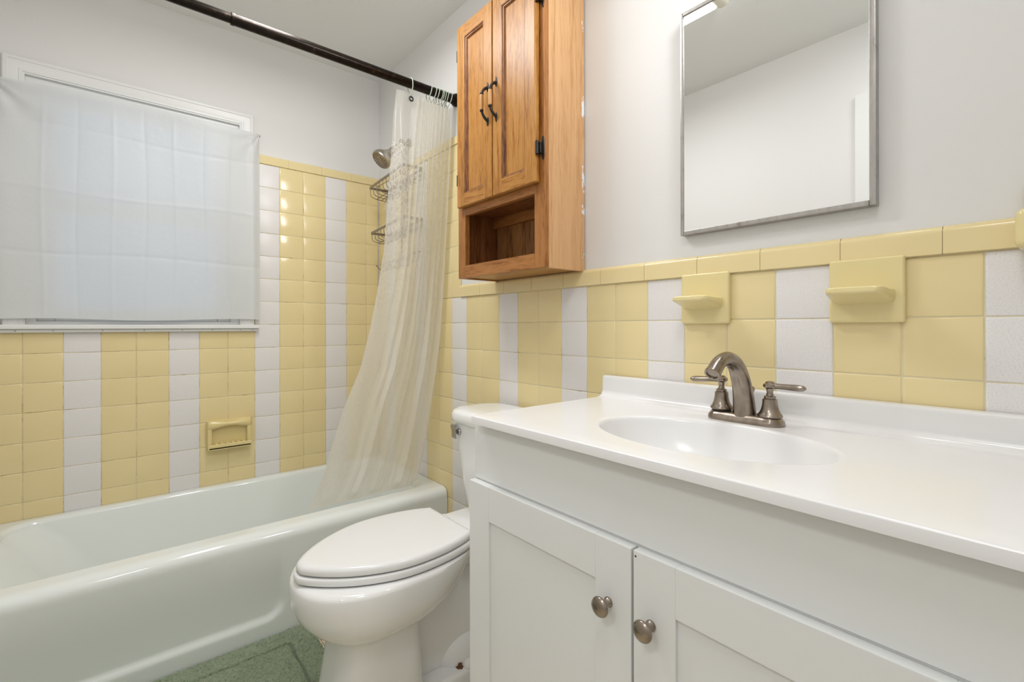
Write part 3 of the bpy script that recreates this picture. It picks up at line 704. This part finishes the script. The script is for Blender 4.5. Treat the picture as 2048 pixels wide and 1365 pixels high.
# face frame
st = NB(); box(st, KX, KX + .018, KY0 - .044, KY0, KZ0, KZ1, .001); obj('frame_stile', st, 'oak_frame', cab, 30)
st = NB(); box(st, KX, KX + .018, KY1, KY1 + .042, KZ0, KZ1, .001); obj('frame_stile', st, 'oak_frame', cab, 30)
for z0, z1 in ((KZ0, 1.2895), (1.4655, 1.505), (2.10, KZ1)):
    obj('frame_rail', box(NB(), KX, KX + .018, KY1 + .042, KY0 - .044, z0, z1, .001), 'oak_frame_rail', cab, 30)
def cdoor(y0, y1, hy, hinge_y):
    """y0 left edge (larger), y1 right edge"""
    z0, z1, xo, xi, f = 1.492, 2.127, KX - .0205, KX - .0015, .046
    bm = NB()
    box(bm, xo, xi, y0 - f, y0, z0, z1, .004, 3); box(bm, xo, xi, y1, y1 + f, z0, z1, .004, 3)
    d = obj('door', bm, 'oak_door', cab, 40)
    for z_ in (z0, z1 - f): obj('rail', box(NB(), xo + .0003, xi, y1 + f - .007, y0 - f + .007, z_, z_ + f, .004, 3), 'oak_rail', d, 40)
    # stepped moulding round the panel
    rr = []
    ya, yb, za, zb = y0 - f + .002, y1 + f - .002, z0 + f - .002, z1 - f + .002
    pr = [(0, xo + .0008), (.003, xo + .0010), (.0055, xo + .0045), (.0075, xo + .0050), (.011, xo + .0105), (.013, xo + .0115)]
    for dd, x in pr: rr.append([(x, ya - dd, za + dd), (x, yb + dd, za + dd), (x, yb + dd, zb - dd), (x, ya - dd, zb - dd)])
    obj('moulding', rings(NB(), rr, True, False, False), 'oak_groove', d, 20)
    obj('panel', box(NB(), xo + .0113, xi - .001, yb + .008, ya - .008, za + .008, zb - .008), 'oak_door', d, 0)
    # handle: two iron feet, swept arms, wooden grip
    hb = NB(); zc = 1.795
    for s in (1, -1):
        zf = zc + s*.058; rr = []
        for k_ in range(10):
            tt = k_/9; zz = zf - s*.016 + s*.032*tt*.9; hw = .0062*math.sin(PI*min(.985, .06 + tt*.94))**.7
            rr.append([(xo, hy - hw, zz), (xo - .0022, hy - hw*.7, zz), (xo - .0032, hy, zz), (xo - .0022, hy + hw*.7, zz), (xo, hy + hw, zz)])
        rings(hb, rr)
        pts = smoothpath([(xo - .001, hy, zf - s*.004), (xo - .010, hy, zf - s*.009), (xo - .019, hy, zf - s*.018), (xo - .025, hy, zf - s*.030)], 5)
        tube(hb, pts, [lerp(.0048, .0042, i/(len(pts)-1)) for i in range(len(pts))], 12)
        lathe(hb, [(.0045, -.003), (.0064, -.001), (.0064, .003), (.0050, .0045)], (xo - .025, hy, zc + s*.028), (0, 0, -s), 16)
    tube(hb, [(xo - .025, hy, zc - .03), (xo - .025, hy, zc + .03)], .003, 8)
    h = obj('handle', hb, 'iron', d, 50)
    obj('grip', lathe(NB(), [(.0048, -.027), (.0060, -.02), (.0066, 0), (.0060, .02), (.0048, .027)], (xo - .025, hy, zc), (0, 0, 1), 16), 'handle_wood', h, 60)
    # hinges on the stile edge
    s = -1 if hinge_y < -1.3 else 1
    for zc in (1.590, 2.030):
        hb = NB()
        tube(hb, [(xo + .004, hinge_y + s*.004, zc - .019), (xo + .004, hinge_y + s*.004, zc + .019)], .0050, 14)
        rr = []
        for z, hw in ((-.033, .0015), (-.028, .004), (-.022, .0055), (.022, .0055), (.028, .004), (.033, .0015)):
            yc = hinge_y + s*.0135
            rr.append([(KX - .0005, yc - hw, zc + z), (KX - .003, yc - hw*.8, zc + z), (KX - .003, yc + hw*.8, zc + z), (KX - .0005, yc + hw, zc + z)])
        rings(hb, rr)
        box(hb, KX - .012, KX - .001, min(hinge_y, hinge_y + s*.012), max(hinge_y, hinge_y + s*.012), zc - .016, zc + .016, .001)
        obj('hinge', hb, 'iron', d, 40)
cdoor(-1.081, -1.2825, -1.263, -1.0865); cdoor(-1.2875, -1.488, -1.3075, -1.4885)

# ------------------------------------------------------------------ shower rod
RY, RZ = -.7816, 2.0455
rod = thing('shower_rod', 'dark bronze tension rod spanning the tub above the shower curtain', 'shower rod', (-.745, RY, RZ))
bm = NB(); tube(bm, [(-.835, RY, RZ), (-.02, RY, RZ)], .0180, 24); obj('outer_tube', bm, 'bronze', rod, 60)
bm = NB(); tube(bm, [(XL + .02, RY, RZ), (-.84, RY, RZ)], .0150, 24); obj('inner_tube', bm, 'bronze', rod, 60)
obj('collar', lathe(NB(), [(.0155, -.004), (.0192, -.003), (.0192, .006), (.0180, .008)], (-.838, RY, RZ), (1, 0, 0), 24), 'bronze', rod, 40)
for x, a in ((.0045, (-1, 0, 0)), (XL + .0, (1, 0, 0))):
    obj('end_cap', lathe(NB(), [(.027, 0), (.027, .010), (.024, .016), (.0205, .022), (.0195, .03)], (x, RY, RZ), a, 28), 'bronze', rod, 40)

# ------------------------------------------------------------------ shower curtain
LT = [(.377, -.560), (.503, -.506), (.617, -.478), (.769, -.434), (.904, -.379), (1.062, -.345), (1.221, -.320), (1.381, -.300), (1.577, -.294), (1.771, -.287), (1.904, -.285), (2.001, -.277)]
RT = [(.386, -.112), (.419, -.101), (.529, -.080), (.652, -.062), (.883, -.037), (1.016, -.026), (1.193, -.022), (2.0, -.022)]
def curtain():
    nu, nv = 420, 110; vs = []; fs = []; uv = []; W_ = 1.5; NP = 9
    for j in range(nv + 1):
        t = j/nv; z = lerp(2.004, .372, t)
        xl, xr = interp(LT, z), interp(RT, z)
        yb = -.7816 + (2.0 - z)*.1037
        for i in range(nu + 1):
            s = i/nu
            # the free edge is a nearly flat panel, the rest is gathered in pleats
            f = s**.9
            flat = lerp(.40, .30, t)
            if s < .22: f = flat*s/.22
            else: f = flat + (1 - flat)*(s - .22)/.78
            q = max(0, s - .14)/.86
            ph, ph2 = q*NP*2*PI, q*3.6*2*PI + .6
            k_ = min(1, max(0, (t - .25)/.6)); k_ = k_*k_*(3 - 2*k_)
            on = min(1, max(0, (s - .12)/.12))
            amp = lerp(.020, .007, k_)*on
            tri = math.asin(math.sin(ph)*.97)*2/PI
            tri2 = math.asin(math.sin(ph2)*.985)*2/PI
            y = yb + amp*tri + .017*k_*on*tri2 + .004*on*math.sin(q*9 + t*4)
            x = lerp(xl, xr, f) + amp*.22*math.sin(ph*2 + .8)*(1 if s < .97 else 0)
            if s < .24: y += .006*math.sin(z*5 + s*22)*math.sin(PI*min(1, s/.24)) + .004*math.sin(x*60 + z*4)*min(1, s*8)
            x = min(x, -.012)
            y = max(y, -.812) if z > .40 else max(min(y, -.604), -.66)*1
            if z < .40: y = max(y, -.605)
            zz = z
            vs.append((x, y, zz)); uv.append((s*W_*.62, t*1.64))
    for j in range(nv):
        for i in range(nu):
            a = j*(nu+1) + i; fs.append((a, a+1, a+nu+2, a+nu+1))
    return vs, fs, uv
vs, fs, uv = curtain()
cur = obj('shower_curtain', (vs, fs), 'vinyl', None, 180)
ul = cur.data.uv_layers.new(name='uv')
for l in cur.data.loops: ul.data[l.index].uv = uv[l.vertex_index]
tag(cur, 'clear and milky vinyl shower curtain gathered at the wall and hanging into the tub', 'shower curtain')
bm = NB(); torus(bm, (-.2135, -.7835, 1.985), (0, 1, 0), .0078, .0032, 20, 8)
obj('eyelet', bm, 'dark_eyelet', cur, 60)
# rings
def ring_mesh(tilt):
    bm = NB(); ex = tilt; pts = []
    for i in range(29):
        a = 2*PI*i/28 + PI/2
        yy, zz = .0225*math.cos(a), .020*math.sin(a)
        if zz < 0: zz *= 2.35
        yy *= 1 if zz > -.02 else max(.35, 1 - (-zz - .02)/.045)
        pts.append((ex*(-zz)/.05, yy, zz))
    tube(bm, pts[:-1] + [pts[-1]], .0018, 8)
    return bm
first = obj('curtain_ring', ring_mesh(.004), 'green_ring_plastic', None, 60)
first.location = (-.2175, RY, RZ + .0003)
tag(first, 'pale green curtain ring standing alone near the free edge of the curtain', 'curtain ring', 'pale green shower curtain rings')
src = obj('curtain_ring', ring_mesh(-.010), 'green_ring_plastic', None, 60)
for i, x in enumerate((-.130, -.112, -.094, -.081, -.070, -.058, -.046, -.034)):
    o = src if i == 0 else src.copy()
    if i: C.objects.link(o)
    o.location = (x, RY, RZ + .0003); o.rotation_euler = (0, 0, math.radians(random.uniform(-14, 14)))
    tag(o, 'pale green curtain ring in the bunch on the rod beside the oak cabinet', 'curtain ring', 'pale green shower curtain rings')

# ------------------------------------------------------------------ shower head
AY = -.345
sh = thing('wall_shower', 'brushed metal shower head on the arm in the tub corner', 'shower head', (0, AY, 1.97))
bm = NB(); tube(bm, smoothpath([(.004, AY, 1.985), (-.03, AY, 1.982), (-.058, AY, 1.962), (-.082, AY, 1.938)], 6), .0105, 16); obj('arm', bm, 'satin_chrome', sh, 60)
obj('flange', lathe(NB(), [(.030, 0), (.029, .004), (.020, .009), (.012, .011)], (.0045, AY, 1.985), (-1, 0, 0), 28), 'satin_chrome', sh, 40)
ax = Vector((-.70, 0, -.70)); o0 = Vector((-.080, AY, 1.940))
obj('head', lathe(NB(), [(.0125, 0), (.0155, .003), (.0155, .014), (.0130, .017), (.0155, .022), (.019, .030), (.0255, .042), (.035, .056), (.0445, .070), (.0485, .080), (.0490, .090), (.0465, .095)], o0, ax, 32), 'satin_chrome', sh, 35)
obj('face_plate', lathe(NB(), [(.0455, .0945), (.043, .0975), (.024, .0985), (.022, .0970), (.020, .0985), (.002, .0990)], o0, ax, 32), 'nickel', sh, 30)
bm = NB(); u, v = frame(ax); a_ = ax.normalized()
for r, k in ((.037, 20), (.029, 14), (.013, 7)):
    for i in range(k):
        th = 2*PI*i/k; lathe(bm, [(.0016, .0970), (.0013, .1005)], o0 + (u*math.cos(th) + v*math.sin(th))*r, ax, 6)
obj('nozzle', bm, 'dark_gap', sh, 0)['kind'] = 'stuff'

# ------------------------------------------------------------------ shower caddy
cad = thing('shower_caddy', 'two-basket wire shower caddy hanging in the corner by the shower head', 'shower caddy', (-.05, AY, 1.45))
def basket(z, x0, y0, y1, h, tilt):
    zf = lambda y: z + (y0 - y)*tilt
    bm = NB()
    # flat top band on three sides
    for p, q in (((x0, y0), (x0, y1)), ((x0, y0), (-.018, y0)), ((x0, y1), (-.018, y1)), ((-.018, y0), (-.018, y1))):
        (xa, ya), (xb, yb) = p, q; d = Vector((xb - xa, yb - ya, 0)).normalized()*.002; n = Vector((-d.y, d.x, 0)).normalized()*.0015
        rr = []
        for (x, y) in (p, q): rr.append([(x - n.x, y - n.y, zf(y) - .006), (x + n.x, y + n.y, zf(y) - .006), (x + n.x, y + n.y, zf(y) + .006), (x - n.x, y - n.y, zf(y) + .006)])
        rings(bm, rr)
    b = obj('basket', bm, 'caddy_wire', cad, 40)
    bm = NB(); k = 11
    for i in range(k):
        y = lerp(y0 - .004, y1 + .004, i/(k - 1)); zz = zf(y)
        tube(bm, smoothpath([(x0 + .002, y, zz - .004), (x0 + .003, y, zz - h*.55), (x0 + .008, y, zz - h*.85), (x0 + .03, y, zz - h), (-.03, y, zz - h - .004), (-.02, y, zz - h*.8), (-.018, y, zz - .004)], 4), .0017, 7)
    for x in (x0 + .035, -.05): tube(bm, [(x, y0 - .004, zf(y0) - h - .003), (x, y1 + .004, zf(y1) - h - .003)], .0020, 7)
    obj('basket_wire', bm, 'caddy_wire', b, 60)
basket(1.792, -.112, -.142, -.52, .052, .06)
basket(1.555, -.112, -.160, -.52, .045, .06)
bm = NB()
for y in (AY - .03, AY + .03):
    tube(bm, smoothpath([(-.020, y, 1.40), (-.018, y, 1.70), (-.018, y, 1.93), (-.035, AY + (y - AY)*.7, 1.985), (-.040, AY, 2.0)], 6), .0028, 8)
obj('hanger', bm, 'caddy_wire', cad, 60)
bm = NB(); tube(bm, [(-.020, -.18, 1.412), (-.020, -.51, 1.43)], .0028, 8)
for y in (-.20, -.27, -.34, -.43): 
    tube(bm, smoothpath([(-.02, y, 1.414), (-.035, y, 1.380), (-.060, y, 1.362), (-.085, y + .005, 1.372), (-.095, y + .01, 1.385)], 5), .0024, 8)
    lathe(bm, [(.001, -.004), (.0042, -.002), (.0042, .002), (.001, .004)], (-.095, y + .01, 1.386), (0, 0, 1), 10)
obj('hook', bm, 'caddy_wire', cad, 60)

# ------------------------------------------------------------------ bath rug
def rug():
    x0, x1, y0, y1 = -1.40, -.592, -1.42, -.716; nx, ny = 440, 384; vs = []; fs = []
    def h(x, y):
        d = min(x - x0, x1 - x, y - y0, y1 - y)
        base = .020*min(1, max(0, d)/.012)**.4
        g = 0
        for k in (.085,): g = max(g, math.exp(-((d - k - .0015*math.sin(x*60 + y*45))/.0032)**2))
        base -= .015*g
        if d < .085: base += .0016*math.sin(x*310 + math.sin(y*90)*2)*math.sin(y*290 + math.sin(x*70)*2)
        else: base -= .001; base += .0009*math.sin((x - y)*420)
        return base + random.gauss(0, .0011)
    for j in range(ny + 1):
        for i in range(nx + 1):
            x, y = lerp(x0, x1, i/nx), lerp(y0, y1, j/ny); vs.append((x + random.gauss(0, .0006), y + random.gauss(0, .0006), max(.001, h(x, y))))
    for j in range(ny):
        for i in range(nx):
            if vs[j*(nx+1) + i][0] > -.80 and vs[j*(nx+1) + i][1] < -1.062: continue
            a = j*(nx+1) + i; fs.append((a, a+1, a+nx+2, a+nx+1))
    return vs, fs
tag(obj('bath_rug', rug(), 'rug', None, 180), 'sage green plush bath rug lying on the floor along the tub', 'rug')

# ------------------------------------------------------------------ lamps: the mirrored ceiling light, then added unseen fixtures
lx0, lx1, ly0, ly1 = -.795, -.585, -1.555, -.70
lamp = thing('ceiling_light', 'lit white ceiling light fixture seen reflected in the top of the mirror', 'ceiling light', (-.69, -1.13, ZC))
obj('lens', rings(NB(), [rrect(lx0, lx1, ly0, ly1, .012, ZC - .003), rrect(lx0, lx1, ly0, ly1, .012, ZC - .045), rrect(lx0 + .012, lx1 - .012, ly0, ly1, .012, ZC - .068), rrect(lx0 + .03, lx1 - .03, ly0 + .005, ly1 - .005, .012, ZC - .075)]), 'lens', lamp, 40)
for y, s in ((ly0, -1), (ly1, 1)):
    obj('end_cap', box(NB(), lx0 - .004, lx1 + .004, min(y - s*.002, y + s*.045), max(y - s*.002, y + s*.045), ZC - .072, ZC - .001, .014, 3), 'cream_plastic', lamp, 40)
vl = thing('added_wall_light', 'added frosted vanity light bar, out of view above the mirror', 'wall light', (0, -2.04, 2.13))
obj('back_plate', box(NB(), -.022, .0045, -2.34, -1.74, 2.08, 2.19, .008, 3), 'satin_chrome', vl, 40)
for y in (-1.85, -2.04, -2.23):
    obj('shade', lathe(NB(), [(.03, 0), (.036, .02), (.050, .06), (.055, .085)], (-.02, y, 2.175), (-.75, 0, -.66), 28), 'shade', vl, 40)
dl = thing('added_downlight', 'round fill downlight added to the ceiling near the door, out of view', 'ceiling light', (-1.08, -2.36, ZC))
obj('trim_ring', lathe(NB(), [(.165, -.0005), (.19, -.0005), (.19, .006), (.172, .012), (.165, .006)], (-1.08, -2.36, ZC), (0, 0, -1), 36), 'trim', dl, 40)
obj('diffuser', lathe(NB(), [(.166, .0005), (.166, .006), (.001, .007)], (-1.08, -2.36, ZC), (0, 0, -1), 36), 'shade', dl, 40)
hl = thing('added_hall_light', 'round white fill light added to the unseen hall ceiling outside the doorway', 'ceiling light', (-2.12, -2.30, ZC))
obj('base', lathe(NB(), [(.20, -.0005), (.20, .02), (.19, .024)], (-2.12, -2.30, ZC), (0, 0, -1), 36), 'trim', hl, 40)
obj('diffuser', lathe(NB(), [(.185, .022), (.185, .06), (.175, .078), (.001, .082)], (-2.12, -2.30, ZC), (0, 0, -1), 36), 'shade', hl, 40)
